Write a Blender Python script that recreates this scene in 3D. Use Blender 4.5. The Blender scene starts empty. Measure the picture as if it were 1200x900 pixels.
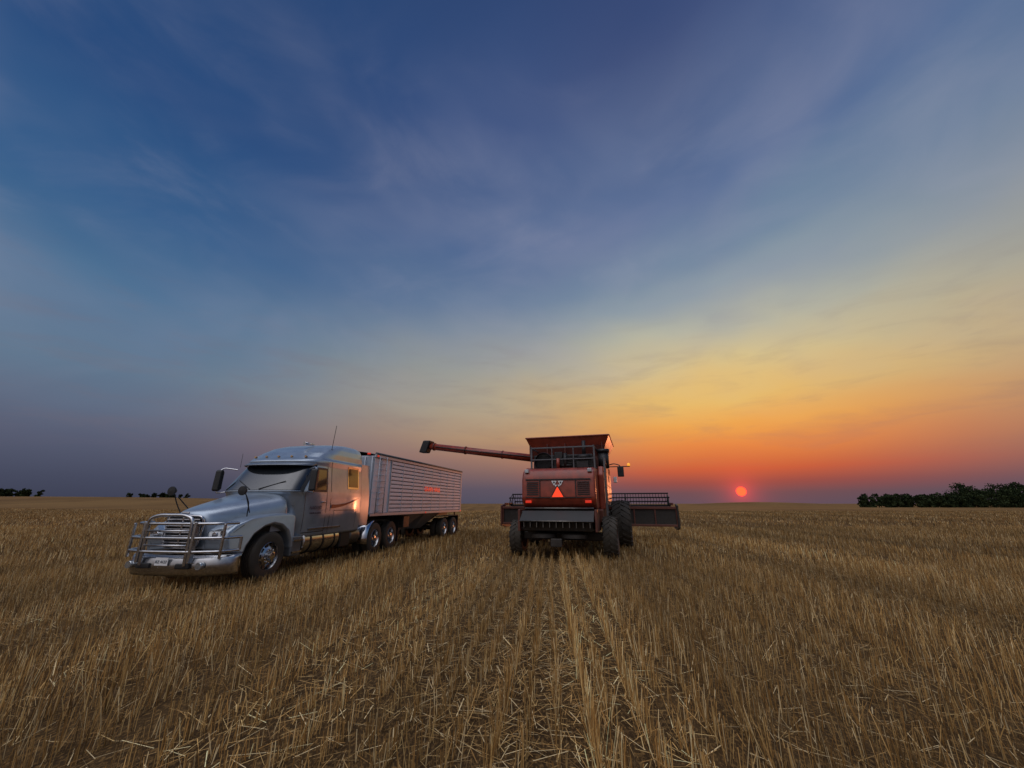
import bpy, bmesh, math, random
import numpy as np
from mathutils import Vector, Matrix
random.seed(7); rng=np.random.default_rng(11)
S=bpy.context.scene
S.view_settings.view_transform='Standard'; S.view_settings.look='None'; S.view_settings.exposure=0
def lin(c):
    return tuple(((v/255)/12.92 if v/255<=.04045 else ((v/255+.055)/1.055)**2.4) for v in c)+(1,)
# ---------------------------------------------------------------- camera
cam=bpy.data.cameras.new('camera'); co=bpy.data.objects.new('camera',cam); S.collection.objects.link(co)
cam.sensor_width=36; cam.lens=13.5; cam.clip_end=9000; cam.clip_start=.05
co.location=(0,0,1.7); co.rotation_euler=(math.radians(90+17.3),0,0); S.camera=co
# ---------------------------------------------------------------- world
SAZ=math.radians(29.9); SEL=math.radians(1.45)
SD=(math.sin(SAZ)*math.cos(SEL),math.cos(SAZ)*math.cos(SEL),math.sin(SEL))
W=bpy.data.worlds.new('sky'); S.world=W; W.use_nodes=True
nt=W.node_tree; nt.nodes.clear(); L=nt.links
def N(t,**k):
    n=nt.nodes.new(t)
    for a,b in k.items(): setattr(n,a,b)
    return n
def put(sock,v):
    if isinstance(v,bpy.types.NodeSocket): L.new(v,sock)
    else: sock.default_value=v
def M(op,a,b=None,c=None):
    n=N('ShaderNodeMath',operation=op); put(n.inputs[0],a)
    if b is not None: put(n.inputs[1],b)
    if c is not None: put(n.inputs[2],c)
    return n.outputs[0]
def MR(v,a,b,c=0.,d=1.,t='SMOOTHSTEP'):
    n=N('ShaderNodeMapRange'); n.interpolation_type=t
    put(n.inputs[0],v); put(n.inputs[1],a); put(n.inputs[2],b); put(n.inputs[3],c); put(n.inputs[4],d); return n.outputs[0]
def MIX(f,a,b,mode='MIX'):
    n=N('ShaderNodeMix',data_type='RGBA',blend_type=mode)
    put(n.inputs[0],f); put(n.inputs[6],a); put(n.inputs[7],b); return n.outputs[2]
tc=N('ShaderNodeTexCoord'); sep=N('ShaderNodeSeparateXYZ'); L.new(tc.outputs['Generated'],sep.inputs[0])
x,y,z=sep.outputs
elev=M('MULTIPLY',M('ARCSINE',z),57.2958)
h=M('MAXIMUM',M('SQRT',M('SUBTRACT',1.0,M('MULTIPLY',z,z))),.001)
sx,sy=math.sin(SAZ),math.cos(SAZ)
cosd=M('DIVIDE',M('ADD',M('MULTIPLY',x,sx),M('MULTIPLY',y,sy)),h)
ad=M('MULTIPLY',M('ARCCOSINE',M('MINIMUM',M('MAXIMUM',cosd,-1.),1.)),57.2958)
sd=M('DIVIDE',M('SUBTRACT',M('MULTIPLY',x,sy),M('MULTIPLY',y,sx)),h)
def noise(scale,detail,rough,loc=(0,0,0),rot=(0,0,0),scl=(1,1,1),dist=0.):
    mp=N('ShaderNodeMapping'); L.new(tc.outputs['Generated'],mp.inputs[0])
    mp.inputs[1].default_value=loc; mp.inputs[2].default_value=rot; mp.inputs[3].default_value=scl
    n=N('ShaderNodeTexNoise'); L.new(mp.outputs[0],n.inputs[0])
    n.inputs['Scale'].default_value=scale; n.inputs['Detail'].default_value=detail
    n.inputs['Roughness'].default_value=rough; n.inputs['Distortion'].default_value=dist
    return n.outputs[0]
n1=noise(2.1,3,.5,(3,1,2),(0,.5,0),(1,1,2.2),.2)
n2=noise(2.6,3.5,.5,(5.4,2.2,3),(0,-.75,0),(.9,.9,1.5),.3)
shift=M('MULTIPLY',M('SUBTRACT',n1,.5),M('MULTIPLY',MR(elev,2,18),10.0))
tilt=M('MULTIPLY',M('MULTIPLY',M('MAXIMUM',sd,0.),8.),MR(elev,6,22))
ee=M('SUBTRACT',M('ADD',elev,shift),tilt)
fac=M('DIVIDE',ee,70.)
def ramp(stops):
    r=N('ShaderNodeValToRGB'); L.new(fac,r.inputs[0]); cr=r.color_ramp; cr.interpolation='LINEAR'
    while len(cr.elements)>1: cr.elements.remove(cr.elements[0])
    cr.elements[0].position=max(0,stops[0][0]/70); cr.elements[0].color=lin(stops[0][1])
    for e,c in stops[1:]:
        q=cr.elements.new(e/70); q.color=lin(c)
    return r.outputs[0]
A=ramp([(0,(92,78,90)),(1.3,(106,78,84)),(2.6,(150,78,70)),(4.2,(200,94,60)),(7.3,(228,136,70)),(10,(236,166,82)),(13,(230,186,108)),(17.5,(214,192,140)),(22,(184,182,162)),(27,(144,158,166)),(32,(112,134,158)),(39,(84,108,148)),(55,(58,76,120)),(70,(48,66,108))])
B=ramp([(0,(84,80,96)),(2,(98,86,98)),(4,(132,102,98)),(6.5,(166,124,102)),(9.5,(184,148,112)),(14,(184,166,136)),(19,(164,162,150)),(25,(136,146,158)),(31,(112,130,156)),(38,(88,110,148)),(51,(62,84,130)),(62,(50,72,116)),(70,(46,66,108))])
C=ramp([(0,(60,63,82)),(2.5,(70,74,94)),(6.5,(88,93,114)),(10,(96,108,130)),(14,(94,118,142)),(21,(76,112,146)),(30,(56,94,138)),(42,(42,76,124)),(70,(38,64,108))])
c=MIX(MR(ad,4,34),A,B); c=MIX(MR(ad,22,80),c,C)
# soft smoke
cm=M('MULTIPLY',MR(n2,.40,.76),M('MULTIPLY',MR(elev,9,24),MR(elev,66,34)))
c=MIX(M('MULTIPLY',cm,.36),c,lin((138,142,166)))
n3=noise(4.5,6,.55,(2.4,0.2,7),(0,-.9,0),(.8,.8,1.7),.5)
c=MIX(M('MULTIPLY',MR(n3,.42,.8),M('MULTIPLY',M('MULTIPLY',MR(elev,6,20),MR(elev,64,40)),.15)),c,lin((170,168,184)))
n4=noise(7.,5,.6,(9.4,3.2,7),(0,-.3,0),(.8,.8,4.),.4)
c=MIX(M('MULTIPLY',MR(n4,.45,.75),M('MULTIPLY',MR(elev,3,9),M('MULTIPLY',MR(elev,30,14),.20))),c,lin((120,104,112)))
# unseen rear / overhead sky: extra brightness added to light ground and vehicles
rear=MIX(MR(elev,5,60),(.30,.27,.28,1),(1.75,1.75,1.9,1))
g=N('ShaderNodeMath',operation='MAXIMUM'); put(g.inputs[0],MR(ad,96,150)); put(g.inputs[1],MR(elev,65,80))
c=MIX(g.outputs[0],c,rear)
# sun disc and glow
dot=N('ShaderNodeVectorMath',operation='DOT_PRODUCT'); L.new(tc.outputs['Generated'],dot.inputs[0]); dot.inputs[1].default_value=SD
ang=M('MULTIPLY',M('ARCCOSINE',M('MINIMUM',dot.outputs[1],1.)),57.2958)
gl=M('EXPONENT',M('MULTIPLY',ang,-.95)); gl2=M('EXPONENT',M('MULTIPLY',ang,-.18))
c=MIX(gl,c,(.62,.015,.01,1),'ADD'); c=MIX(M('MULTIPLY',gl2,.5),c,(.15,.015,.0,1),'ADD')
c=MIX(MR(ang,.62,.44),c,(5.0,.20,.06,1))
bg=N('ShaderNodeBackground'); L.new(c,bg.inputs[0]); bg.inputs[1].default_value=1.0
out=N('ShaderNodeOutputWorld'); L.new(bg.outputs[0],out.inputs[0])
sl=bpy.data.lights.new('sun','SUN'); sl.energy=.22; sl.color=(1,.30,.12); sl.angle=math.radians(1.0)
so=bpy.data.objects.new('sun',sl); S.collection.objects.link(so)
so.rotation_euler=Vector(SD).to_track_quat('Z','Y').to_euler()
# ---------------------------------------------------------------- materials
def mat(name,col,rough=.5,metal=0.,var=.25,scale=6.,bump=0.,bscale=60.,coat=0.,emit=None,es=0.,dust=0.,spec=.5):
    m=bpy.data.materials.new(name); m.use_nodes=True; t=m.node_tree; b=t.nodes['Principled BSDF']
    b.inputs['Roughness'].default_value=rough; b.inputs['Metallic'].default_value=metal
    b.inputs['Coat Weight'].default_value=coat; b.inputs['Coat Roughness'].default_value=.12
    b.inputs['Specular IOR Level'].default_value=spec
    tcn=t.nodes.new('ShaderNodeTexCoord'); no=t.nodes.new('ShaderNodeTexNoise'); no.inputs['Scale'].default_value=scale; no.inputs['Detail'].default_value=6
    t.links.new(tcn.outputs['Object'],no.inputs[0])
    r=t.nodes.new('ShaderNodeValToRGB'); t.links.new(no.outputs[0],r.inputs[0])
    r.color_ramp.elements[0].position=.3; r.color_ramp.elements[1].position=.7
    r.color_ramp.elements[0].color=tuple(c*(1-var) for c in col)+(1,); r.color_ramp.elements[1].color=tuple(min(1,c*(1+var*.5)) for c in col)+(1,)
    last=r.outputs[0]
    rr=t.nodes.new('ShaderNodeMapRange'); t.links.new(no.outputs[0],rr.inputs[0]); rr.inputs[3].default_value=max(0.02,rough*.75); rr.inputs[4].default_value=min(1,rough*1.3)
    t.links.new(rr.outputs[0],b.inputs['Roughness'])
    if dust>0:
        sp=t.nodes.new('ShaderNodeSeparateXYZ'); t.links.new(tcn.outputs['Object'],sp.inputs[0])
        mr=t.nodes.new('ShaderNodeMapRange'); t.links.new(sp.outputs[2],mr.inputs[0]); mr.inputs[1].default_value=2.2; mr.inputs[2].default_value=.3; mr.inputs[3].default_value=0.1; mr.inputs[4].default_value=1.
        n2_=t.nodes.new('ShaderNodeTexNoise'); n2_.inputs['Scale'].default_value=3.; n2_.inputs['Detail'].default_value=8; t.links.new(tcn.outputs['Object'],n2_.inputs[0])
        mm=t.nodes.new('ShaderNodeMath'); mm.operation='MULTIPLY'; t.links.new(mr.outputs[0],mm.inputs[0]); t.links.new(n2_.outputs[0],mm.inputs[1])
        m2=t.nodes.new('ShaderNodeMath'); m2.operation='MULTIPLY'; t.links.new(mm.outputs[0],m2.inputs[0]); m2.inputs[1].default_value=dust
        mx=t.nodes.new('ShaderNodeMix'); mx.data_type='RGBA'; t.links.new(m2.outputs[0],mx.inputs[0]); t.links.new(last,mx.inputs[6]); mx.inputs[7].default_value=(.20,.15,.09,1)
        last=mx.outputs[2]
    t.links.new(last,b.inputs['Base Color'])
    if bump>0:
        bn=t.nodes.new('ShaderNodeTexNoise'); bn.inputs['Scale'].default_value=bscale; t.links.new(tcn.outputs['Object'],bn.inputs[0])
        bu=t.nodes.new('ShaderNodeBump'); bu.inputs['Strength'].default_value=bump; bu.inputs['Distance'].default_value=.01
        t.links.new(bn.outputs[0],bu.inputs['Height']); t.links.new(bu.outputs[0],b.inputs['Normal'])
    if emit: b.inputs['Emission Color'].default_value=emit+(1,); b.inputs['Emission Strength'].default_value=es
    return m
SILV=mat('silver_paint',(.34,.41,.49),.30,.55,.10,4,coat=.35,dust=.45)
SILD=mat('silver_paint_dark',(.15,.18,.22),.35,.5,.15,4,coat=.3,dust=.5)
CHR=mat('chrome',(.62,.62,.64),.14,1.,.12,9)
ALU=mat('polished_aluminium',(.55,.56,.58),.24,1.,.15,12,dust=.3)
ALD=mat('dull_aluminium',(.46,.48,.52),.5,.4,.15,12,dust=.3)
BLK=mat('black_plastic',(.012,.012,.013),.5,0,.3)
DRK=mat('dark_metal',(.020,.019,.020),.5,.3,.4,8,dust=.25)
RUB=mat('tyre_rubber',(.016,.015,.014),.8,0,.4,10,.4,40,dust=.35)
GLS=mat('window_glass',(.012,.015,.018),.05,0,.1,2,coat=1.)
WHT=mat('white_aluminium',(.30,.33,.38),.6,.0,.12,5,dust=.35)
RIB=mat('bright_rib_aluminium',(.66,.70,.77),.5,.1,.10,5,dust=.3)
WHP=mat('white_paint',(.78,.78,.78),.4,0,.08)
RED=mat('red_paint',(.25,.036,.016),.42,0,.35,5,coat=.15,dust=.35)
REDD=mat('red_paint_dark',(.10,.017,.010),.5,0,.3,5,dust=.35)  # darker tone of the red paint
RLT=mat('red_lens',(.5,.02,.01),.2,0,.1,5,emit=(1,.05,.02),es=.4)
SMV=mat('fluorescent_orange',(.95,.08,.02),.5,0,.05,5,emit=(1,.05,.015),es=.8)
AMB=mat('amber_lens',(.30,.15,.03),.25,0,.1,5)
ABE=mat('beacon_lens',(.9,.35,.03),.2,0,.1,5,emit=(1,.4,.03),es=.7)
STL=mat('bare_steel',(.20,.19,.175),.4,.8,.35,10,dust=.4)
LENS=mat('headlight_lens',(.45,.48,.5),.08,.7,.3,20,coat=1.)
GRY=mat('grey_paint',(.09,.09,.095),.5,0,.25)
TXT=mat('dark_lettering',(.05,.06,.09),.5)
# ---------------------------------------------------------------- helpers
def empty(name,loc,rz):
    e=bpy.data.objects.new(name,None); S.collection.objects.link(e); e.location=loc; e.rotation_euler=(0,0,rz); e.empty_display_size=.3; return e
def mk(name,par,V,F,m,bevel=0.,smooth=False,seg=2,sub=0):
    me=bpy.data.meshes.new(name); me.from_pydata([tuple(v) for v in V],[],F); me.update()
    bm=bmesh.new(); bm.from_mesh(me); bmesh.ops.recalc_face_normals(bm,faces=bm.faces); bm.to_mesh(me); bm.free()
    me.materials.append(m); o=bpy.data.objects.new(name,me); S.collection.objects.link(o); o.parent=par
    if smooth or bevel>0: me.polygons.foreach_set('use_smooth',[True]*len(me.polygons))
    if bevel>0:
        b=o.modifiers.new('bevel','BEVEL'); b.width=bevel; b.segments=seg; b.limit_method='ANGLE'; b.angle_limit=math.radians(25)
        wn=o.modifiers.new('wn','WEIGHTED_NORMAL'); wn.keep_sharp=True
    if sub: s=o.modifiers.new('s','SUBSURF'); s.levels=sub; s.render_levels=sub
    return o
BF=[(0,1,2,3),(4,5,6,7),(0,1,5,4),(1,2,6,5),(2,3,7,6),(3,0,4,7)]
def box(name,par,x0,x1,y0,y1,z0,z1,m,bevel=.015):
    return mk(name,par,[(x0,y0,z0),(x1,y0,z0),(x1,y1,z0),(x0,y1,z0),(x0,y0,z1),(x1,y0,z1),(x1,y1,z1),(x0,y1,z1)],BF,m,bevel)
def boxes(name,par,lst,m,bevel=0.):
    V=[];F=[]
    for (x0,x1,y0,y1,z0,z1) in lst:
        k=len(V); V+=[(x0,y0,z0),(x1,y0,z0),(x1,y1,z0),(x0,y1,z0),(x0,y0,z1),(x1,y0,z1),(x1,y1,z1),(x0,y1,z1)]
        F+=[tuple(i+k for i in f) for f in BF]
    return mk(name,par,V,F,m,bevel)
def prism(name,par,prof,x0,x1,m,bevel=.02,seg=2,fn=None):
    n=len(prof); V=[(x0,a,b) for a,b in prof]+[(x1,a,b) for a,b in prof]
    if fn: V=[fn(v) for v in V]
    F=[tuple(range(n)),tuple(range(2*n-1,n-1,-1))]+[(i,(i+1)%n,n+(i+1)%n,n+i) for i in range(n)]
    return mk(name,par,V,F,m,bevel,seg=seg)
def cyls(name,par,lst,m,seg=16):
    V=[];F=[]
    for it in lst:
        p0,p1,r=Vector(it[0]),Vector(it[1]),it[2]; r2=it[3] if len(it)>3 else r
        q=(p1-p0).to_track_quat('Z','Y'); k=len(V)
        for p,rr in ((p0,r),(p1,r2)):
            for i in range(seg):
                a=2*math.pi*i/seg; V.append(p+q@Vector((rr*math.cos(a),rr*math.sin(a),0)))
        F+=[(k+i,k+(i+1)%seg,k+seg+(i+1)%seg,k+seg+i) for i in range(seg)]
        F+=[tuple(k+i for i in range(seg)),tuple(k+seg+i for i in range(seg))]
    o=mk(name,par,V,F,m,0)
    me=o.data; me.polygons.foreach_set('use_smooth',[len(p.vertices)==4 for p in me.polygons]); return o
def tube(name,par,paths,r,m,res=3):
    cu=bpy.data.curves.new(name,'CURVE'); cu.dimensions='3D'; cu.bevel_depth=r; cu.bevel_resolution=res; cu.use_fill_caps=True
    for pts in paths:
        s=cu.splines.new('POLY'); 
        # round corners
        P=[Vector(p) for p in pts]; Q=[P[0]]
        for i in range(1,len(P)-1):
            a,b,c_=P[i-1],P[i],P[i+1]; d=min(.12,(a-b).length*.45,(c_-b).length*.45)
            s0=b+(a-b).normalized()*d; s1=b+(c_-b).normalized()*d
            for t in (0,.25,.5,.75,1): Q.append(s0.lerp(b,t).lerp(b.lerp(s1,t),t))
        Q.append(P[-1]); s.points.add(len(Q)-1)
        for i,p in enumerate(Q): s.points[i].co=(*p,1)
    cu.materials.append(m); o=bpy.data.objects.new(name,cu); S.collection.objects.link(o); o.parent=par; return o
def grid(name,par,fn,nu,nv,m,solid=0.):
    V=[fn(i/nu,j/nv) for j in range(nv+1) for i in range(nu+1)]
    F=[(j*(nu+1)+i,j*(nu+1)+i+1,(j+1)*(nu+1)+i+1,(j+1)*(nu+1)+i) for j in range(nv) for i in range(nu)]
    o=mk(name,par,V,F,m,0,True)
    if solid: s=o.modifiers.new('s','SOLIDIFY'); s.thickness=solid; s.offset=0
    return o
def lathe(name,par,prof,c,m,seg=40,axis='X',sgn=1):
    V=[];F=[];n=len(prof)
    for i in range(seg):
        a=2*math.pi*i/seg
        for u,r in prof:
            if axis=='X': V.append((c[0]+sgn*u,c[1]+r*math.cos(a),c[2]+r*math.sin(a)))
            elif axis=='Y': V.append((c[0]+r*math.cos(a),c[1]+sgn*u,c[2]+r*math.sin(a)))
            else: V.append((c[0]+r*math.cos(a),c[1]+r*math.sin(a),c[2]+sgn*u))
    for i in range(seg):
        for j in range(n-1):
            a=i*n+j;b=((i+1)%seg)*n+j; F.append((a,a+1,b+1,b))
    o=mk(name,par,V,F,m,0,True); e=o.modifiers.new('e','EDGE_SPLIT'); e.split_angle=math.radians(38); return o
def text(name,par,s,size,loc,rot,m):
    cu=bpy.data.curves.new(name,'FONT'); cu.body=s; cu.size=size; cu.extrude=.003; cu.align_x='CENTER'; cu.materials.append(m)
    o=bpy.data.objects.new(name,cu); S.collection.objects.link(o); o.parent=par; o.location=loc; o.rotation_euler=rot; return o
def twheel(par,name,cx,cy,r,w,sg,front):
    """truck wheel, outer face toward sg*X"""
    c=(cx,cy,r)
    g=[(-w/2,.58*r),(-w/2*1.04,.8*r),(-w*.46,.95*r),(-w*.38,r)]
    for k in (-.22,-.07,.08,.23):
        g+=[(w*k-.008,r),(w*k-.006,r*.975),(w*k+.006,r*.975),(w*k+.008,r)]
    g+=[(w*.38,r),(w*.46,.95*r),(w/2*1.04,.8*r),(w/2,.58*r),(w/2-.03,.54*r)]
    lathe(name+'_tyre',par,g,c,RUB,56,'X',sg)
    if front: pr=[(w/2-.01,.58*r),(w/2,.56*r),(w/2-.03,.53*r),(w/2-.07,.50*r),(w/2-.02,.34*r),(w/2,.3*r),(w/2,.2*r),(w/2+.09,.17*r),(w/2+.1,.12*r),(w/2+.1,0)]
    else: pr=[(w/2-.01,.58*r),(w/2,.56*r),(w/2-.03,.53*r),(w/2-.15,.5*r),(w/2-.19,.34*r),(w/2-.18,.24*r),(w/2-.02,.2*r),(w/2,.13*r),(w/2,0)]
    lathe(name+'_rim',par,pr,c,ALU,48,'X',sg)
    hx=w/2-(.045 if front else .165)
    hol=[];nut=[]
    for i in range(10):
        a=2*math.pi*i/10; rr=.42*r
        hol.append(((cx+sg*(hx-.03),cy+rr*math.cos(a),r+rr*math.sin(a)),(cx+sg*(hx+.012),cy+rr*math.cos(a),r+rr*math.sin(a)),.045*r/.5))
        a+=.3; rr=.27*r; nx=w/2-(.0 if front else .18)
        nut.append(((cx+sg*nx,cy+rr*math.cos(a),r+rr*math.sin(a)),(cx+sg*(nx+.035),cy+rr*math.cos(a),r+rr*math.sin(a)),.018))
    cyls(name+'_hand_holes',par,hol,BLK,12); cyls(name+'_lug_nuts',par,nut,CHR,6)
def agwheel(par,name,cx,cy,r,w,sg,rim):
    c=(cx,cy,r); rt=r*.94
    lathe(name+'_tyre',par,[(-w/2+.05,.52*r),(-w/2,.6*r),(-w/2,.8*r),(-w*.44,.9*r),(-w*.25,rt),(w*.25,rt),(w*.44,.9*r),(w/2,.8*r),(w/2,.6*r),(w/2-.05,.52*r)],c,RUB,48,'X',sg)
    lathe(name+'_rim',par,[(w/2-.05,.53*r),(w/2-.02,.5*r),(w/2-.14,.46*r),(w/2-.2,.2*r),(w/2-.1,.17*r),(w/2-.1,0)],c,rim,32,'X',sg)
    lathe(name+'_rim_back',par,[(w/2-.05,.53*r),(w/2-.02,.5*r),(w/2-.14,.46*r),(w/2-.2,.2*r),(w/2-.1,.17*r),(w/2-.1,0)],c,rim,32,'X',-sg)
    V=[];F=[];n=22
    for s in (-1,1):
        for i in range(n):
            a0=2*math.pi*(i+(.5 if s>0 else 0))/n; k=len(V)
            for (u,da) in ((.02,.0),(.5,.26)):
                for (dr) in (rt*.97 if u<.1 else .86*r, r if u<.1 else .93*r):
                    for dd in (-.045,.045):
                        a=a0+da+dd; V.append((cx+s*u*w,cy+dr*math.cos(a),r+dr*math.sin(a)))
            F+=[tuple(k+q for q in f) for f in [(0,1,3,2),(4,5,7,6),(0,1,5,4),(2,3,7,6),(0,2,6,4),(1,3,7,5)]]
    mk(name+'_lugs',par,V,F,RUB)
# ================================================================ TRUCK TRACTOR
TH=math.radians(8.2)
T=empty('semi_truck',(-6.89,9.97,0),-TH)
cz=[.85,1.4,1.9,2.02,2.75,2.86,2.95,3.15,3.32,3.44,3.52,3.55]
cyf=[.85,.74,.60,.52,1.10,1.06,1.18,1.5,1.85,2.25,2.7,3.1]
cw=[1.2,1.22,1.2,1.19,1.10,1.1,1.1,1.08,1.03,.96,.85,.7]
cyb=[4.0]*8+[3.99,3.97,3.9,3.8]
yf=lambda q:float(np.interp(q,cz,cyf)); ww=lambda q:float(np.interp(q,cz,cw)); yb=lambda q:float(np.interp(q,cz,cyb))
def front(u,q,off=0.):
    w=ww(q); a=abs(u); return (w*u*(1+off*.6), yf(q)+.10*a*a+.32*a**6-off, q)
V=[];rings=[]
zs=sorted(set(list(np.linspace(.85,3.55,46))+cz))
NU=28
for q in zs:
    r_=[front(-1+2*i/NU,q) for i in range(NU+1)]; w=ww(q); y0=yf(q)+.42
    for t in (.25,.5,.75): r_.append((w,y0+(yb(q)-.12-y0)*t,q))
    for a in (0,30,60,90): r_.append((w-.12+.12*math.cos(math.radians(a)),yb(q)-.12+.12*math.sin(math.radians(a)),q))
    for a in (90,60,30,0): r_.append((-w+.12-.12*math.cos(math.radians(a)),yb(q)-.12+.12*math.sin(math.radians(a)),q))
    for t in (.75,.5,.25): r_.append((-w,y0+(yb(q)-.12-y0)*t,q))
    rings.append(r_)
n=len(rings[0]); V=[p for r_ in rings for p in r_]
F=[(j*n+i,j*n+(i+1)%n,(j+1)*n+(i+1)%n,(j+1)*n+i) for j in range(len(rings)-1) for i in range(n)]+[tuple(range(n)),tuple((len(rings)-1)*n+i for i in range(n))]
mk('cab_and_sleeper',T,V,F,SILV,0,True)
grid('windshield_surround',T,lambda u,v:front(-.985+1.97*u,2.0+.76*v,.012),30,6,BLK)
grid('windshield',T,lambda u,v:front(-.93+1.86*u,2.05+.66*v,.022),30,6,GLS)
tube('wipers',T,[[front(-.1,2.07,.04),front(-.55,2.3,.045)],[front(.12,2.07,.04),front(.62,2.28,.045)]],.01,BLK)
def side(s,y0,y1,z0,z1,name,m,off,sk=0.):
    grid(name,T,lambda u,v:(s*(ww(z0+(z1-z0)*v)+off),(y0+(sk*(v)))*(1-u)+y1*u,z0+(z1-z0)*v),6,6,m)
for s in (1,-1):
    t='near' if s>0 else 'far'
    side(s,1.06,1.93,2.02,2.70,t+'_door_window_frame',BLK,.008,.42)
    side(s,1.13,1.88,2.08,2.64,t+'_door_window',GLS,.014,.40)
    side(s,3.05,3.72,2.15,2.85,t+'_sleeper_window_frame',CHR,.008)
    side(s,3.11,3.66,2.21,2.79,t+'_sleeper_window',GLS,.014)
    for nm,a,b,c_,d in (('door_seam_front',.98,1.0,1.0,2.0),('door_seam_rear',1.95,1.97,.95,2.75),('door_seam_bottom',.98,1.96,.95,.97),('sleeper_seam',2.15,2.17,.9,3.3),('locker_seam',2.35,3.6,1.5,1.515),('locker_seam_front',2.35,2.362,.98,1.5),('locker_seam_rear',3.6,3.612,.98,1.5)):
        side(s,a,b,c_,d,t+'_'+nm,BLK,.004)
    box(t+'_door_handle',T,s*1.215,s*1.25,1.72,1.88,1.72,1.76,CHR,.008)
    # steps & fairing
    box(t+'_step_fairing',T,s*.85,s*1.2,.72,1.12,.42,.9,SILD,.04)
    boxes(t+'_steps',T,[(s*1.0,s*1.235,.75,1.1,.5,.54),(s*1.0,s*1.235,.75,1.1,.78,.82)],ALU)
    lathe(t+'_fuel_tank',T,[(0,0),(0,.28),(.03,.32),(1.62,.32),(1.65,.28),(1.65,0)],(s*.9,1.18,.72),ALU,36,'Y')
    for k,yy in enumerate((1.45,2.0,2.55)): lathe(t+'_tank_strap_%d'%k,T,[(0,.323),(0,.335),(.05,.335),(.05,.323)],(s*.9,yy,.72),BLK,36,'Y')
    boxes(t+'_tank_steps',T,[(s*1.1,s*1.25,1.25,2.75,1.03,1.06)],ALU)
    box(t+'_battery_box',T,s*.55,s*1.18,2.95,3.5,.42,.98,DRK,.04)
    lathe(t+'_air_tank',T,[(0,0),(0,.22),(.04,.27),(.55,.27),(.6,.22),(.6,0)],(s*.88,3.6,.7),STL,28,'Y')
    side(s,3.9,4.45,1.0,3.0,t+'_side_extender',SILV,.0)
    # swoosh decals
    grid(t+'_swoosh',T,lambda u,v:(s*(ww(1.55)+.012),2.2+1.5*u,1.62+.25*u*u+(.05*(1-u)+.005)*(v-.5)*2),10,1,RED)
# side mirrors
for s in (1,-1):
    t='near' if s>0 else 'far'
    prism(t+'_mirror',T,[(.80,2.05),(.86,2.02),(.92,2.05),(.94,2.56),(.88,2.62),(.82,2.58)],s*1.36,s*1.55,BLK,.03)
    tube(t+'_mirror_arms',T,[[(s*1.12,1.1,2.62),(s*1.4,.95,2.66),(s*1.46,.9,2.6)],[(s*1.2,1.05,2.02),(s*1.46,.9,1.98),(s*1.46,.9,2.05)]],.018,CHR)
    box(t+'_mirror_glass',T,s*1.38,s*1.53,.942,.948,2.08,2.54,LENS,.0)
# sun visor + clearance lights
grid('sun_visor',T,lambda u,v:(1.09*(-1+2*u),yf(2.8)-.02+.10*(2*u-1)**2+.3*abs(2*u-1)**6-.26*v*(1-.6*abs(2*u-1)**3),2.82-.1*v),20,2,SILD,.02)
cyls('clearance_lights',T,[((xx,1.26+.12*xx*xx,2.98+0),(xx,1.2+.12*xx*xx,3.0),.03) for xx in (-.8,-.4,0,.4,.8)],AMB,10)
# hood
def hsec(yv,w,zt,zb,dr):
    half=[(0,zt),(.3*w,zt-.005),(.55*w,zt-.03),(.78*w,zt-.09),(.92*w,zt-.2),(w,zt-.38),(w*1.02,zb)]
    return [(-a,yv+dr*(abs(a)/w)**2,b) for a,b in reversed(half[1:])]+[(a,yv+dr*(a/w)**2,b) for a,b in half]
secs=[(-1.16,.40,1.34,.78,.10),(-1.17,.46,1.48,.76,.12),(-1.10,.52,1.56,.76,.13),(-.95,.58,1.62,.78,.12),(-.6,.70,1.71,.9,.08),(-.2,.82,1.80,1.0,.05),(.2,.94,1.89,1.05,.02),(.5,1.04,1.965,1.05,0),(.72,1.1,2.02,1.05,0)]
R=[hsec(*s_) for s_ in secs]; n=len(R[0])
V=[p for r_ in R for p in r_]; F=[(j*n+i,j*n+i+1,(j+1)*n+i+1,(j+1)*n+i) for j in range(len(R)-1) for i in range(n-1)]+[tuple(range(n)),tuple((len(R)-1)*n+i for i in range(n))]
mk('hood',T,V,F,SILV,0,True,sub=2)
# grille
box('grille_recess',T,-.40,.40,-1.2,-1.12,.80,1.44,BLK,.03)
boxes('grille_bars',T,[(-.40,.40,-1.235,-1.2,.83+.066*i,.857+.066*i) for i in range(9)]+[(-.02,.02,-1.24,-1.2,.82,1.42)],CHR,.006)
tube('grille_surround',T,[[(0,-1.22,1.46),(-.42,-1.21,1.44),(-.46,-1.16,1.3),(-.40,-1.18,.80),(.40,-1.18,.80),(.46,-1.16,1.3),(.42,-1.21,1.44),(0,-1.22,1.46)]],.022,CHR)
box('hood_badge',T,-.09,.09,-1.225,-1.19,1.48,1.53,CHR,.01)
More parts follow.
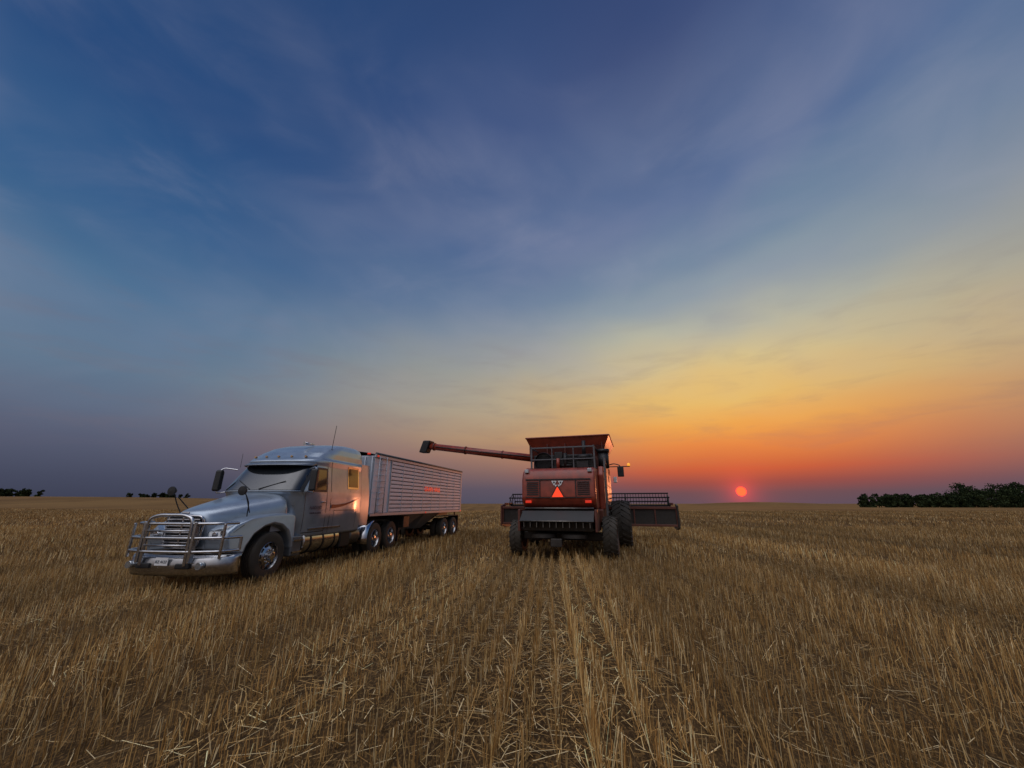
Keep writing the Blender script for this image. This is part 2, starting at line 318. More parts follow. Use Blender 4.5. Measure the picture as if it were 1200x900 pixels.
# fenders
prof=[(-1.02,.72),(-1.08,.95),(-1.04,1.12),(-.88,1.26),(-.55,1.38),(-.1,1.45),(.35,1.47),(.72,1.46),(.86,1.4),(.84,.62),(.70,.6),(.66,.8),(.52,1.02),(.28,1.17),(0,1.22),(-.28,1.17),(-.52,1.02),(-.64,.8),(-.68,.62)]
for s in (1,-1):
    def fn(v,s=s):
        xx,yy,zz=v
        if abs(xx)>1: 
            k=max(0,min(1,(-yy-.25)/.85)); xx=s*(1.2-.24*k*k-(.07 if zz>1.24 and yy>-.95 else 0))
        return (xx,yy,zz)
    prism(('near' if s>0 else 'far')+'_fender',T,prof,s*.42,s*1.2,SILV,.07,5,fn)
    t='near' if s>0 else 'far'
    # headlight: swept teardrop lens
    V=[];A_=[(.56,-1.115,.98),(.80,-1.10,.96),(.93,-1.04,1.0),(1.0,-.93,1.10),(1.045,-.72,1.26),(.98,-.86,1.27),(.86,-1.0,1.23),(.70,-1.085,1.16),(.56,-1.11,1.12)]
    V=[(s*a,b-.0,c_) for a,b,c_ in A_]+[(s*(a-.04),b+.14,c_) for a,b,c_ in A_]
    m_=len(A_); F=[tuple(range(m_)),tuple(range(2*m_-1,m_-1,-1))]+[(i,(i+1)%m_,m_+(i+1)%m_,m_+i) for i in range(m_)]
    mk(t+'_headlight',T,V,F,LENS,.015)
    cyls(t+'_headlight_bulbs',T,[((s*.72,-1.08,1.06),(s*.72,-1.125,1.06),.055),((s*.87,-1.03,1.1),(s*.87,-1.09,1.1),.045)],CHR,18)
    box(t+'_fender_liner',T,s*.40,s*.95,-.75,.8,.75,1.2,BLK,.02)
    # hood (convex) mirrors on stalks
    tube(t+'_hood_mirror_stalk',T,[[(s*.86,-.5,1.42),(s*.96,-.62,1.72),(s*.92,-.78,1.98)],[(s*.78,-.35,1.5),(s*.90,-.66,1.85)]],.012,BLK)
    lathe(t+'_hood_mirror',T,[(0,0),(.01,.1),(.04,.105),(.1,.06),(.11,0)],(s*.92,-.86,1.98),BLK,24,'Y')
# bumper & guard
def bump(u,v,off=0):
    xx=-1.27+2.54*u; a=abs(xx)/1.27
    return (xx,-1.38+.10*a*a+.38*a**5-off-.05*math.sin(v*math.pi),.30+.37*v)
grid('bumper',T,lambda u,v:bump(u,v),30,6,ALU,.03)
grid('bumper_top',T,lambda u,v:(bump(u,1)[0]*(1-.12*v),bump(u,1)[1]+.2*v,.672),30,2,ALU,.01)
boxes('bumper_air_openings',T,[(-.62,-.3,-1.47,-1.4,.44,.54),(.3,.62,-1.47,-1.4,.44,.54)],BLK,.02)
cyls('fog_lights',T,[((s*.82,-1.36,.5),(s*.82,-1.455,.5),.07) for s in (1,-1)],LENS,18)
box('license_plate',T,-.17,.13,-1.475,-1.465,.5,.65,WHP,.004)
text('plate_number',T,'KZ 4127',.075,(-.02,-1.48,.545),(math.pi/2,0,0),TXT)
G=[]
for zz,e in ((.76,0),(1.02,0),(1.30,0)):
    xm=1.2 if zz<1.25 else 1.08
    G.append([(-xm,-.92,zz),(-xm+.1,-1.3,zz),(-.5,-1.5,zz),(.5,-1.5,zz),(xm-.1,-1.3,zz),(xm,-.92,zz)])
G.append([(-1.2,-.92,.76),(-1.2,-.92,1.02)]); G.append([(1.2,-.92,.76),(1.2,-.92,1.02)])
tube('grille_guard_rails',T,G,.03,ALU)
tube('grille_guard_hoop',T,[[(-.52,-1.47,.5),(-.52,-1.5,1.40),(-.3,-1.5,1.47),(.3,-1.5,1.47),(.52,-1.5,1.40),(.52,-1.47,.5)]],.034,ALU)
boxes('grille_guard_uprights',T,[(s*.60-.03,s*.60+.03,-1.51,-1.4,.55,1.34) for s in (1,-1)]+[(s*1.1-.02,s*1.1+.02,-1.31,-1.26,.62,1.3) for s in (1,-1)],ALU,.012)
cyls('guard_lower_bars',T,[((-.5,-1.5,.88),(.5,-1.5,.88),.02),((-.5,-1.5,1.16),(.5,-1.5,1.16),.02)],ALU)
# frame, deck, fifth wheel
boxes('frame_rails',T,[(-.48,-.38,-.9,7.1,.72,1.0),(.38,.48,-.9,7.1,.72,1.0),(-.9,.9,-.08,.08,.45,.6)],DRK)
boxes('rear_deck',T,[(-.45,.45,4.0,5.0,1.0,1.05)],ALU)
box('fifth_wheel',T,-.45,.45,5.3,6.2,1.0,1.13,DRK,.04)
cyls('axles',T,[((-1,5.1,.52),(1,5.1,.52),.09),((-1,6.4,.52),(1,6.4,.52),.09)],DRK)
box('under_cab',T,-.8,.8,.9,4.0,.5,.95,BLK,.02)
for s in (1,-1):
    t='near' if s>0 else 'far'
    twheel(T,t+'_steer_wheel',s*1.05,0,.53,.3,s,True)
    for k,yy in (('front',5.1),('rear',6.4)):
        twheel(T,t+'_drive_wheel_'+k,s*1.1,yy,.52,.28,s,False); lathe(t+'_inner_tyre_'+k,T,[(-.13,.3),(-.13,.5),(-.1,.52),(.1,.52),(.13,.5),(.13,.3)],(s*.77,yy,.52),RUB,36)
    # quarter fender
    grid(t+'_quarter_fender',T,lambda u,v,s=s:(s*(.65+.6*v),5.1-.62*math.cos(-.25+u*1.6),.52+.62*math.sin(-.25+u*1.6)),12,1,CHR,.012)
    box(t+'_mud_flap',T,s*.65,s*1.24,7.05,7.07,.25,1.0,BLK,.0)
tube('radio_antenna',T,[[(1.0,2.15,3.05),(1.04,2.2,4.05)]],.008,BLK)
tube('radio_antenna_far',T,[[(-1.15,1.2,2.7),(-1.2,1.25,3.1)]],.005,BLK)
cyls('exhaust_stack',T,[((.75,4.15,1.1),(.75,4.15,3.35),.075)],CHR)
cyls('air_horns',T,[((.35,2.2,3.47),(.35,1.75,3.44),.03,.05)],CHR)
text('door_lettering',T,'HARVEST',.13,(1.224,1.48,1.55),(math.pi/2,0,math.pi/2),TXT)
text('door_lettering_line',T,'GRAIN & FARMS',.07,(1.226,1.48,1.43),(math.pi/2,0,math.pi/2),TXT)
# ================================================================ TRAILER
TT=math.radians(13.5)
kp=Vector((-6.07,15.66)); dv=Vector((math.sin(TT),math.cos(TT))); o2=kp-dv*1.05
G_=empty('grain_trailer',(o2.x,o2.y,0),-TT)
LN=9.0
prism('trailer_body',G_,[(0,1.32),(0,3.36),(.05,3.42),(LN-.05,3.42),(LN,3.36),(LN,1.32)],-1.27,1.27,WHT,.02)
grid('tarp',G_,lambda u,v:(-1.28+2.56*u,.0+LN*v,3.43+.17*math.sin(math.pi*u)**.8+.012*math.sin(v*60)),16,60,GRY,.01)
rb=[]
for s in (1,-1):
    for i in range(13): rb.append((s*1.27,s*1.31,1.25,LN-.12,1.40+.15*i,1.505+.15*i))
    rb.append((s*1.27,s*1.283,.03,1.2,1.38,3.34))
boxes('side_ribs',G_,rb,RIB,.012)
pst=[]
for s in (1,-1):
    for k in range(9): pst.append((s*1.27,s*1.316,1.21+k*.95,1.25+k*.95,1.36,3.345))
    pst.append((s*1.27,s*1.33,0.02,LN,3.34,3.44)); pst.append((s*1.27,s*1.325,0.02,LN,1.27,1.37)); pst.append((s*1.27,s*1.322,LN-.12,LN-.01,1.365,3.345))
boxes('rails_and_posts',G_,pst,ALD,.006)
for s in (1,-1):
    t='near' if s>0 else 'far'
    cyls(t+'_ladder',G_,[((s*1.36,.25,1.35),(s*1.36,.25,3.4),.018),((s*1.36,.75,1.35),(s*1.36,.75,3.4),.018)]+[((s*1.36,.25,1.45+.21*i),(s*1.36,.75,1.45+.21*i),.014) for i in range(10)],ALD,8)
boxes('front_wall_posts',G_,[(-1.2+.3*i,-1.16+.3*i,-.04,0,1.35,3.36) for i in range(9)],RIB)
cyls('tarp_roll',G_,[((1.31,.05,3.48),(1.31,LN,3.48),.045)],GRY,12)
def hop(name,y0,y1):
    yc=(y0+y1)/2; V=[(-1.2,y0,1.32),(1.2,y0,1.32),(1.2,y1,1.32),(-1.2,y1,1.32),(-.35,yc-.35,.55),(.35,yc-.35,.55),(.35,yc+.35,.55),(-.35,yc+.35,.55)]
    mk(name,G_,V,BF,WHT,.02)
hop('front_hopper',2.6,4.7); hop('rear_hopper',4.7,6.6)
boxes('chassis',G_,[(-.5,-.4,0,LN,1.1,1.3),(.4,.5,0,LN,1.1,1.3),(-1.1,1.1,LN-.06,LN,.55,.7),(-1.0,-.94,LN-.06,LN,.6,1.3),(.94,1.0,LN-.06,LN,.6,1.3)],DRK)
boxes('landing_gear',G_,[(s*.8-.06,s*.8+.06,2.35,2.5,.35,1.3) for s in (1,-1)]+[(s*.8-.15,s*.8+.15,2.3,2.55,.32,.36) for s in (1,-1)],DRK)
box('near_tool_box',G_,.7,1.22,2.65,3.15,.75,1.2,DRK,.02)
for s in (1,-1):
    t='near' if s>0 else 'far'
    for k,yy in (('front',LN-2.1),('rear',LN-.85)):
        twheel(G_,t+'_trailer_wheel_'+k,s*1.12,yy,.5,.28,s,False); lathe(t+'_trailer_inner_tyre_'+k,G_,[(-.13,.3),(-.13,.48),(-.1,.5),(.1,.5),(.13,.48),(.13,.3)],(s*.8,yy,.5),RUB,36)
    grid(t+'_trailer_fender',G_,lambda u,v,s=s:(s*(.65+.62*v),LN-2.8+2.6*u,1.08+.0*u),6,1,BLK,.02)
    box(t+'_trailer_mud_flap',G_,s*.65,s*1.25,LN-.2,LN-.18,.25,1.1,BLK,0)
cyls('trailer_axles',G_,[((-1,yy,.5),(1,yy,.5),.08) for yy in (LN-2.1,LN-.85)],DRK)
boxes('marker_lights',G_,[(1.333,1.35,.1,.2,3.36,3.42),(1.328,1.345,4.4,4.48,1.29,1.34),(1.328,1.345,LN-.15,LN-.05,1.29,1.34),(1.0,1.12,-.06,-.02,3.44,3.5),(.5,.62,-.06,-.02,3.44,3.5),(0.1,.22,-.06,-.02,3.56,3.62)],RLT,.004)
text('trailer_lettering',G_,'GRAIN HAUL',.30,(1.322,5.1,2.25),(math.pi/2,0,math.pi/2),RLT)  # letters use the lens emission: red reflection put in as a glow
# ================================================================ COMBINE
TC_=math.radians(17)
C_=empty('combine_harvester',(1.75,14.05,0),-TC_)
prism('rear_hood',C_,[(-.62,1.62),(-.78,1.85),(-.76,2.5),(-.62,2.78),(-.4,2.88),(1.0,2.95),(1.0,1.5),(-.3,1.5)],-1.25,1.25,RED,.09,4)
box('body_core',C_,-1.22,1.22,.9,5.0,.95,3.0,DRK,.03)
for s in (1,-1):
    t='right' if s>0 else 'left'
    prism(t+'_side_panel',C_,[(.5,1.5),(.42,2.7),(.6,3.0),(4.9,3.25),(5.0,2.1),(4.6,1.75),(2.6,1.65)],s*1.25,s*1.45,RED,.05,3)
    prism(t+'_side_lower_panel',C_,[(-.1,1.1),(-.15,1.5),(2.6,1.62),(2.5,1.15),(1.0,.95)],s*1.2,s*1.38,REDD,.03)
    boxes(t+'_panel_seams',C_,[(s*1.448,s*1.456,2.0,2.03,1.66,3.05),(s*1.448,s*1.456,3.5,3.53,1.7,3.1),(s*1.448,s*1.458,.7,4.8,2.35,2.42)],BLK)
    box(t+'_tail_light',C_,s*1.0-.1,s*1.0+.1,-.83,-.76,1.72,1.80,RLT,.01)
    box(t+'_work_light',C_,s*1.08-.07,s*1.08+.07,-.72,-.6,2.72,2.83,LENS,.01)
# rear details
boxes('rear_hood_trim',C_,[(-1.1,1.1,-.795,-.77,2.46,2.50),(-1.1,1.1,-.80,-.77,1.88,1.91),(-.62,-.59,-.795,-.765,1.9,2.46),(.59,.62,-.795,-.765,1.9,2.46)],BLK)
boxes('rear_louvres',C_,[(s*.86-.2,s*.86+.2,-.80,-.765,1.98+.065*i,2.01+.065*i) for s in (1,-1) for i in range(7)],BLK)
def tri(cx,czz,r,name,m,yv,up=True,t=.01):
    V=[];
    for yy in (yv,yv+t):
        for k in range(3):
            a=math.radians(90+120*k+(0 if up else 180)); V.append((cx+r*math.cos(a),yy,czz+r*math.sin(a)))
    mk(name,C_,V,[(0,1,2),(3,4,5),(0,1,4,3),(1,2,5,4),(2,0,3,5)],m)
tri(0,2.02,.30,'slow_vehicle_triangle_border',REDD,-.81)
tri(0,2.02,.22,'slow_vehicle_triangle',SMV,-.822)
for k,(a,b) in enumerate(((-.11,2.38),(.11,2.38),(0,2.25))): tri(a,b,.105,'rear_emblem_%d'%k,WHP,-.805,False)
for k,(a,b) in enumerate(((-.11,2.38),(.11,2.38),(0,2.25))): tri(a,b,.05,'rear_emblem_inset_%d'%k,BLK,-.812,False)
# engine deck
box('engine_bay',C_,-1.1,1.1,.5,1.75,2.9,3.45,BLK,.03)
boxes('engine_grille_slats',C_,[(.05,1.05,.46,.5,2.95+.06*i,2.975+.06*i) for i in range(8)],DRK)
boxes('engine_frame',C_,[(-1.2,-1.14,.35,.41,2.85,3.75),(1.14,1.2,.35,.41,2.85,3.75),(-.4,-.36,.35,.39,2.85,3.7),(.4,.44,.35,.39,2.85,3.7),(-1.2,1.2,.35,.4,3.68,3.73),(-1.2,1.2,.35,.39,3.25,3.29),(-1.2,-1.15,.4,1.7,3.68,3.73),(1.15,1.2,.4,1.7,3.68,3.73)],GRY,.008)
lathe('rotary_screen',C_,[(0,.33),(.05,.35),(.12,.35),(.12,0)],(-.72,.38,3.2),DRK,36,'Y')
cyls('engine_pipes',C_,[((.1,.45,3.0),(.1,.45,3.5),.07),((.55,.45,3.35),(1.0,.45,3.35),.08),((-.2,.45,3.05),(.35,.45,3.05),.05),((.75,.9,3.4),(.75,.9,4.0),.07)],DRK,14)
boxes('engine_blocks',C_,[(.5,.95,.42,.6,2.95,3.2),(-.3,.0,.42,.55,3.3,3.55)],DRK,.02)
cyls('fire_extinguisher',C_,[((-.15,.33,2.95),(-.15,.33,3.3),.06)],RED,14)
# hopper
def frustum(name,x0,x1,y0,y1,z0,X0,X1,Y0,Y1,z1,m,th=.04):
    a=[(x0,y0,z0),(x1,y0,z0),(x1,y1,z0),(x0,y1,z0)]; b=[(X0,Y0,z1),(X1,Y0,z1),(X1,Y1,z1),(X0,Y1,z1)]
    o=mk(name,C_,a+b,[(0,1,5,4),(1,2,6,5),(2,3,7,6),(3,0,4,7)],m); s_=o.modifiers.new('s','SOLIDIFY'); s_.thickness=th; return o
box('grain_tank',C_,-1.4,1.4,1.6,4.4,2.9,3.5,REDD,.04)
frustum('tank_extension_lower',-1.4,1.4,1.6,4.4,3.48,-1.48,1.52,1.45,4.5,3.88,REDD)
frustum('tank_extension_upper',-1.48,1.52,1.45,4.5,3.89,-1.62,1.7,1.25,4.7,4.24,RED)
boxes('tank_extension_ribs',C_,[(-1.5+.72*i,-1.46+.72*i,1.36,1.42,3.5,4.0) for i in range(5)],REDD,.008)
tube('tank_rim',C_,[[(-1.62,1.25,4.25),(1.7,1.25,4.25),(1.7,4.7,4.25),(-1.62,4.7,4.25),(-1.62,1.25,4.25)]],.03,RED)
cyls('air_intake',C_,[((1.42,1.5,3.0),(1.42,1.5,3.6),.2),((1.42,1.5,3.6),(1.42,1.5,3.72),.24)],BLK,20)
# cab
prism('operator_cab',C_,[(5.0,2.0),(5.0,3.5),(5.2,3.6),(6.6,3.6),(6.9,3.4),(6.5,2.0)],-.9,.9,GLS,.06)
box('cab_roof',C_,-1.0,1.0,4.9,6.9,3.58,3.78,RED,.06)
tube('mirror_arms',C_,[[(1.0,6.5,3.5),(1.6,6.1,3.6),(1.9,6.0,3.5),(1.9,6.0,3.0)],[(-1.0,6.5,3.4),(-1.6,6.3,3.5),(-1.7,6.3,2.9)]],.025,BLK)
boxes('cab_mirrors',C_,[(1.75,2.05,5.98,6.06,2.95,3.45),(-1.85,-1.55,6.26,6.34,2.8,3.3)],BLK,.03)
box('lamp_bracket',C_,1.05,2.35,6.0,6.05,3.42,3.46,BLK,.0)
lathe('warning_beacon',C_,[(0,0),(0,.07),(.1,.07),(.14,.04),(.14,0)],(2.3,6.0,3.46),ABE,16,'Z')
boxes('right_ladder',C_,[(1.46,1.52,.55+.0,.6,1.3,3.3),(1.46,1.52,.95,1.0,1.3,3.3)]+[(1.46,1.54,.57,.98,1.4+.28*i,1.43+.28*i) for i in range(7)],GRY)
boxes('white_box',C_,[(1.6,1.75,4.4,4.6,2.6,2.85)],WHP,.02)
# rear chopper
prism('straw_chopper',C_,[(-.35,1.5),(-.9,1.42),(-1.12,1.12),(-1.05,.86),(-.4,.78),(.3,.9),(.4,1.5)],-1.12,1.12,DRK,.03)
prism('chopper_tailboard',C_,[(-.9,1.44),(-1.3,1.14),(-1.33,1.17),(-.92,1.48)],-1.18,1.18,BLK,.006)
boxes('chopper_fins',C_,[(-1.05+.21*i,-1.03+.21*i,-1.28,-.95,.98,1.14) for i in range(11)],STL)
cyls('rear_cross_tubes',C_,[((-1.2,-1.0,.92),(1.2,-1.0,.92),.03),((-1.15,-.7,1.55),(1.15,-.7,1.55),.03),((-1.18,-1.32,1.17),(1.18,-1.32,1.17),.018)],STL)
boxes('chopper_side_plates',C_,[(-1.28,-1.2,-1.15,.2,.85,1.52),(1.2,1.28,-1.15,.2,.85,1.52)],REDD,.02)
lathe('left_spreader',C_,[(0,0),(0,.42),(.1,.42),(.14,.1),(.14,0)],(-.5,-.75,.66),DRK,24,'Z'); lathe('right_spreader',C_,[(0,0),(0,.42),(.1,.42),(.14,.1),(.14,0)],(.5,-.75,.66),DRK,24,'Z')
box('rear_axle',C_,-1.4,1.4,-.05,.2,.52,.78,DRK,.03)
boxes('undercarriage',C_,[(-.9,.9,.3,4.6,.6,1.0),(-.1,.1,-1.3,-.4,.5,.6),(-1.5,1.5,3.4,3.8,.75,1.1)],DRK,.03)
box('hitch_plate',C_,-.18,.18,-1.32,-1.2,.42,.66,DRK,.02)
agwheel(C_,'left_rear_wheel',-1.58,.05,.60,.42,-1,REDD); agwheel(C_,'right_rear_wheel',1.58,.05,.66,.46,1,REDD)
agwheel(C_,'left_drive_wheel',-1.85,3.7,.93,.75,-1,REDD); agwheel(C_,'right_drive_wheel',1.85,3.7,.93,.75,1,REDD)
# unloading auger
p0=Vector((-1.35,3.2,3.6)); p1=Vector((-7.05,3.2,4.42)); d_=(p1-p0).normalized()
cyls('unloading_auger',C_,[(p0,p1,.17,.155)],RED,24)
cyls('auger_bands',C_,[(p0+d_*k,p0+d_*(k+.06),.19) for k in (.05,1.9,3.8,5.5)],REDD,24)
cyls('auger_turret',C_,[((-1.4,3.2,2.9),(-1.4,3.2,3.65),.22)],REDD,20)
tube('auger_hydraulic_line',C_,[[p0+Vector((0,-.19,.05)),p0+d_*3+Vector((0,-.19,.0)),p0+d_*5.4+Vector((0,-.18,.0))]],.02,BLK)
prism('auger_spout',C_,[(2.95,4.68),(3.45,4.68),(3.42,4.1),(2.98,4.1)],-7.35,-6.95,BLK,.05,3,lambda v:(v[0]-(.22 if v[2]<4.3 else 0),v[1],v[2]+(.05*(-7-v[0]))))
# feeder house + header
prism('feeder_house',C_,[(4.6,1.2),(4.6,2.0),(6.3,1.55),(6.3,.8)],-.7,.7,REDD,.03)
HW=4.25
box('header_back_wall',C_,-HW,HW,6.3,6.38,.72,1.5,DRK,.02)
boxes('header_frame',C_,[(-HW,HW,6.2,6.32,1.45,1.57),(-HW,HW,6.2,6.32,.68,.78)]+[(-HW+.94*i,-HW+.06+.94*i,6.22,6.31,.75,1.48) for i in range(10)],REDD,.01)
for s in (1,-1):
    t='right' if s>0 else 'left'
    prism(t+'_header_end',C_,[(6.15,.62),(6.15,1.62),(6.7,1.7),(7.3,1.25),(8.3,.7),(8.6,.5),(7.0,.5)],s*HW,s*(HW+.09),DRK if s>0 else REDD,.02)
    boxes(t+'_reel_arm',C_,[(s*(HW-.15)-.04,s*(HW-.15)+.04,6.2,7.4,1.62,1.74)],REDD,.01)
lathe('header_auger',C_,[(-4.1,0),(-4.1,.2),(4.1,.2),(4.1,0)],(0,6.8,1.0),STL,20)
ti=[]
rc=(7.2,1.60); rr=.6
for k in range(6):
    a=math.radians(60*k+20); by,bz=rc[0]+rr*math.cos(a),rc[1]+rr*math.sin(a)
    ti.append(((-4.05,by,bz),(4.05,by,bz),.035))
    for i in range(60):
        xx=-4.0+8.0*i/59; ti.append(((xx,by,bz),(xx,by+.03,bz-.24),.013))
for xx in (-4.0,-2,0,2,4.0):
    for k in range(6):
        a=math.radians(60*k+20); b=math.radians(60*k+80)
        ti.append(((xx,rc[0],rc[1]),(xx,rc[0]+rr*math.cos(a),rc[1]+rr*math.sin(a)),.02))
        ti.append(((xx,rc[0]+rr*math.cos(a),rc[1]+rr*math.sin(a)),(xx,rc[0]+rr*math.cos(b),rc[1]+rr*math.sin(b)),.018))
ti.append(((-4.1,rc[0],rc[1]),(4.1,rc[0],rc[1]),.07))
cyls('reel',C_,ti,DRK,6)
# ================================================================ TERRAIN
def H(X,Y):
    X=np.asarray(X,float);Y=np.asarray(Y,float); r=np.hypot(X,Y)
    g=lambda cx,cy,sx_,sy_,hh,ro=0:hh*np.exp(-(((X-cx)*math.cos(ro)+(Y-cy)*math.sin(ro))/sx_)**2-((-(X-cx)*math.sin(ro)+(Y-cy)*math.cos(ro))/sy_)**2)
    z=g(-200,170,150,70,4.6,.4)+g(230,390,60,60,3.1)+g(-300,-100,120,120,3)
    z=z+np.clip((r-60)/300,0,1)*.35*(np.sin(X/43+1)*np.cos(Y/61))
    z=z+np.clip((r-500)/1500,0,1)*.4
    return z
nr,na=150,240
rad=np.concatenate([[0],np.geomspace(1.,6000,nr)])
V=[(0,0,0)]
aa=np.arange(na)*2*np.pi/na
for r_ in rad[1:]:
    X=r_*np.sin(aa);Y=r_*np.cos(aa);Z=H(X,Y); V+=list(zip(X,Y,Z))
F=[(0,1+i,1+(i+1)%na) for i in range(na)]
for j in range(nr-1):
    b=1+j*na
    F+=[(b+i,b+na+i,b+na+(i+1)%na,b+(i+1)%na) for i in range(na)]
ROW=math.radians(5.5)
gm=bpy.data.materials.new('stubble_soil'); gm.use_nodes=True; nt=gm.node_tree; L=nt.links
b=nt.nodes['Principled BSDF']; b.inputs['Roughness'].default_value=.95; b.inputs['Specular IOR Level'].default_value=.1
tc=nt.nodes.new('ShaderNodeTexCoord')
def gn(scale,detail,scl,rough=.6):
    mp=N('ShaderNodeMapping'); L.new(tc.outputs['Object'],mp.inputs[0]); mp.inputs[2].default_value=(0,0,ROW); mp.inputs[3].default_value=scl
    n_=N('ShaderNodeTexNoise'); L.new(mp.outputs[0],n_.inputs[0]); n_.inputs['Scale'].default_value=scale; n_.inputs['Detail'].default_value=detail; n_.inputs['Roughness'].default_value=rough; return n_.outputs[0]
fine=gn(40,8,(1,.5,1),.7); rows=gn(1.0,5,(2.4,.02,1)); broad=gn(.25,4,(1,.05,1)); patch=gn(.03,4,(1,1,1))
c=MIX(MR(fine,.46,.66),(.040,.024,.012,1),(.27,.155,.055,1))
sp=N('ShaderNodeSeparateXYZ'); L.new(tc.outputs['Object'],sp.inputs[0])
dist=M('SQRT',M('ADD',M('MULTIPLY',sp.outputs[0],sp.outputs[0]),M('MULTIPLY',sp.outputs[1],sp.outputs[1])))
far=MIX(MR(rows,.35,.65),(.10,.052,.018,1),(.26,.145,.05,1)); far=MIX(M('MULTIPLY',MR(broad,.4,.62),.6),far,(.075,.040,.014,1)); far=MIX(M('MULTIPLY',MR(patch,.4,.65),.5),far,(.22,.13,.048,1))
c=MIX(MR(dist,25,80,.2,1.),c,far)
L.new(c,b.inputs['Base Color'])
bu=N('ShaderNodeBump'); L.new(fine,bu.inputs['Height']); bu.inputs['Strength'].default_value=.8; bu.inputs['Distance'].default_value=.03; L.new(bu.outputs[0],b.inputs['Normal'])
go=mk('ground',None,V,F,gm,0,True)
# ================================================================ STUBBLE
sm=bpy.data.materials.new('straw'); sm.use_nodes=True; t=sm.node_tree; b=t.nodes['Principled BSDF']
at=t.nodes.new('ShaderNodeAttribute'); at.attribute_name='Col'; t.links.new(at.outputs[0],b.inputs['Base Color']); b.inputs['Roughness'].default_value=.65; b.inputs['Specular IOR Level'].default_value=.2
def bandnoise(s,seed,f):
    r2=np.random.default_rng(seed); v=np.zeros_like(s)
    for k in range(7): v+=np.sin(s*f*r2.uniform(.4,2.5)+r2.uniform(0,6.28))/2.6
    return v
def field(y0,y1,dens,wid,hgt,lying,seed,dark=1.):
    r2=np.random.default_rng(seed)
    hw1=1.5*y1+4; n_=int(dens*(2*hw1)*(y1-y0)); 
    X=r2.uniform(-hw1,hw1,n_); Y=r2.uniform(y0,y1,n_); k=np.abs(X)<1.5*Y+4; X=X[k];Y=Y[k]
    cs,sn=math.cos(ROW),math.sin(ROW)
    s=X*cs-Y*sn; t_=X*sn+Y*cs
    SP=.235
    if not lying:
        row=np.round(s/SP); rj=np.sin(row*12.9898)*43758.5453; rj=rj-np.floor(rj)
        s=row*SP+(rj-.5)*.05+r2.normal(0,.024,len(s))+.03*np.sin(t_*.5+row)
        gap=np.sin(t_*3.1+row*2.7)+np.sin(t_*7.3+row*5.1)+r2.normal(0,.8,len(s)); k=(gap>-1.0)&(r2.uniform(0,1,len(s))<.7+.3*rj); s=s[k];t_=t_[k]; rj=rj[k]
    dens_b=bandnoise(s,3,1.3)
    if lying:
        k=r2.uniform(0,1,len(s))<np.clip(.35+.25*dens_b+.5*np.exp(-(s/.9)**2),.1,1); s=s[k];t_=t_[k];dens_b=dens_b[k]
    X=s*cs+t_*sn; Y=-s*sn+t_*cs; n_=len(X)
    Z=H(X,Y)
    az=r2.uniform(0,6.283,n_); wv=wid*r2.uniform(.6,1.3,n_)
    if lying:
        ln=r2.uniform(.06,.28,n_)*hgt; dx=np.cos(az)*ln; dy=np.sin(az)*ln; dz=r2.uniform(-.02,.05,n_); zb=Z+r2.uniform(.008,.06,n_)
        px=-np.sin(az)*wv/2; py=np.cos(az)*wv/2; tp=1.
    else:
        hh=hgt*r2.uniform(.5,1.2,n_)*(1+.28*np.clip(bandnoise(s,5,.9),-1,1))*(.85+.3*rj); lean=r2.normal(0,.2,n_); dx=np.cos(az)*lean*hh; dy=np.sin(az)*lean*hh; dz=hh
        brk=r2.uniform(0,1,n_)<.10; dx=np.where(brk,dx*4,dx); dy=np.where(brk,dy*4,dy); dz=np.where(brk,dz*.5,dz)
        a2=r2.normal(0,.7,n_); zb=Z-.01; px=np.cos(a2)*wv/2; py=np.sin(a2)*wv/2; tp=.75
    P=np.empty((n_,4,3))
    P[:,0]=np.stack([X-px,Y-py,zb],1);P[:,1]=np.stack([X+px,Y+py,zb],1)
    P[:,2]=np.stack([X+px*tp+dx,Y+py*tp+dy,zb+dz],1);P[:,3]=np.stack([X-px*tp+dx,Y-py*tp+dy,zb+dz],1)
    pal=np.array([(.50,.30,.105),(.36,.19,.055),(.76,.57,.30),(.14,.078,.028),(.60,.40,.16)])
    pr=np.array([.28,.31,.13,.18,.10]) if not lying else np.array([.32,.18,.24,.12,.14])
    c_=pal[r2.choice(5,n_,p=pr)]*r2.uniform(.7,1.2,(n_,1))
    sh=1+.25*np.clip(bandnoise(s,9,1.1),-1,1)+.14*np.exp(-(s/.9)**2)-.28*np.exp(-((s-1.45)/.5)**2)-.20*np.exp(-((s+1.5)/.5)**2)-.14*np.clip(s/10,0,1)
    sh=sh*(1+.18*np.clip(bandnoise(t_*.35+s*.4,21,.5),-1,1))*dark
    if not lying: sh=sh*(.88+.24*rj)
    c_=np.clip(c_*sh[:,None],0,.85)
    return P,np.repeat(c_,4,0)
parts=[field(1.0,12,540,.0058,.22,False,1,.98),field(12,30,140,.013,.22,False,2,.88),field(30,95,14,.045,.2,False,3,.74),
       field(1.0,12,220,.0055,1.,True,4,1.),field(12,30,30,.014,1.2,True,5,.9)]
P=np.concatenate([p[0].reshape(-1,3) for p in parts]); CC=np.concatenate([p[1] for p in parts]); nq=len(P)//4
me=bpy.data.meshes.new('stubble'); me.vertices.add(len(P)); me.vertices.foreach_set('co',P.ravel())
me.loops.add(nq*4); me.loops.foreach_set('vertex_index',np.arange(nq*4,dtype=np.int32)); me.polygons.add(nq); me.polygons.foreach_set('loop_start',np.arange(nq,dtype=np.int32)*4)
me.update(calc_edges=True)
ca=me.color_attributes.new('Col','FLOAT_COLOR','POINT'); ca.data.foreach_set('color',np.concatenate([CC,np.ones((len(CC),1))],1).ravel())
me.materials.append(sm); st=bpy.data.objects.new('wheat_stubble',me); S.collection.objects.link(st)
print('stubble quads',nq)
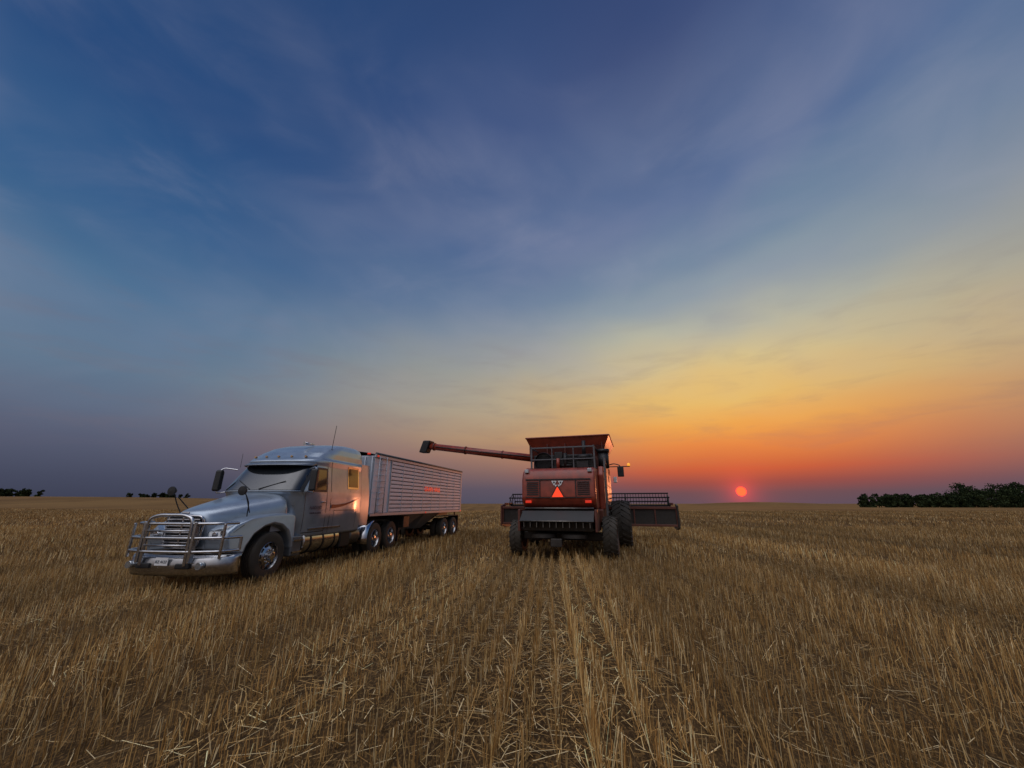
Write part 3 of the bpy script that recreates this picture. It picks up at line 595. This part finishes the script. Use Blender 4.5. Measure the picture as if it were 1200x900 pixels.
# ================================================================ DISTANT TREES
lm=bpy.data.materials.new('tree_foliage'); lm.use_nodes=True; nt=lm.node_tree; L=nt.links; b=nt.nodes['Principled BSDF']; b.inputs['Roughness'].default_value=.9;b.inputs['Specular IOR Level'].default_value=.05
tc=N('ShaderNodeTexCoord'); nn=N('ShaderNodeTexNoise'); L.new(tc.outputs['Object'],nn.inputs[0]); nn.inputs['Scale'].default_value=.6
L.new(MIX(MR(nn.outputs[0],.35,.65),(.016,.024,.012,1),(.045,.06,.025,1)),b.inputs['Base Color'])
def trees(name,pts):
    V=[];F=[];
    for (tx,ty,th) in pts:
        tz=float(H(tx,ty))-.1; k=len(V)
        for zz,rr_ in ((0,.18),(th*.5,.1),(th*.85,.03)):
            for i in range(5): a=i*1.2566; V.append((tx+rr_*math.cos(a),ty+rr_*math.sin(a),tz+zz))
        for j in range(2):
            for i in range(5): F.append((k+j*5+i,k+j*5+(i+1)%5,k+j*5+5+(i+1)%5,k+j*5+5+i))
        cw_=th*random.uniform(.26,.4)
        cl=[(random.gauss(0,cw_*.5),random.gauss(0,cw_*.5),th*random.uniform(.08,.93)) for _ in range(15)]
        for (a,b_,c__) in cl:
            fall=1-.5*max(0,(c__/th-.6)/.4); a*=fall;b_*=fall
            k=len(V); V+= [(tx,ty,tz+c__*.6),(tx+.07,ty,tz+c__*.6),(tx+a,ty+b_,tz+c__)]; F.append((k,k+1,k+2))
            R_=th*random.uniform(.09,.16)
            for _ in range(34):
                d=np.array([random.gauss(0,1) for _ in range(3)]); d=d/np.linalg.norm(d)*R_*random.uniform(.4,1.1)
                p=np.array([tx+a,ty+b_,tz+c__])+d*np.array([1.2,1.2,.9]); e1=np.array([random.gauss(0,1) for _ in range(3)]); e1/=np.linalg.norm(e1)
                e2=np.cross(e1,[random.random(),random.random(),.3]); e2/=np.linalg.norm(e2); s_=random.uniform(.14,.34)
                k=len(V); V+=[tuple(p-e1*s_),tuple(p+e2*s_),tuple(p+e1*s_),tuple(p-e2*s_)]; F.append((k,k+1,k+2,k+3))
    me=bpy.data.meshes.new(name); me.from_pydata(V,[],F); me.materials.append(lm); o=bpy.data.objects.new(name,me); S.collection.objects.link(o)
pts=[]
for i in range(150):
    u=i/149; X_=151+105*u+random.uniform(-1.5,1.5); Y_=172+random.uniform(-6,6)-u*6
    th=(5.0+random.uniform(-.9,.8)) if X_<190 else 8.8+random.uniform(-2.8,1.8)
    if 186<X_<194: th=5.8+random.uniform(-.6,.6)
    pts.append((X_,Y_,th))
trees('distant_tree_line',pts)
trees('distant_tree_line',[(-208+random.uniform(-12,9),167+random.uniform(-5,5),2.7+random.uniform(-.9,.9)) for _ in range(22)]+[(-176+random.uniform(-11,13),197+random.uniform(-4,4),2.3+random.uniform(-.8,.6)) for _ in range(18)])
print('done')
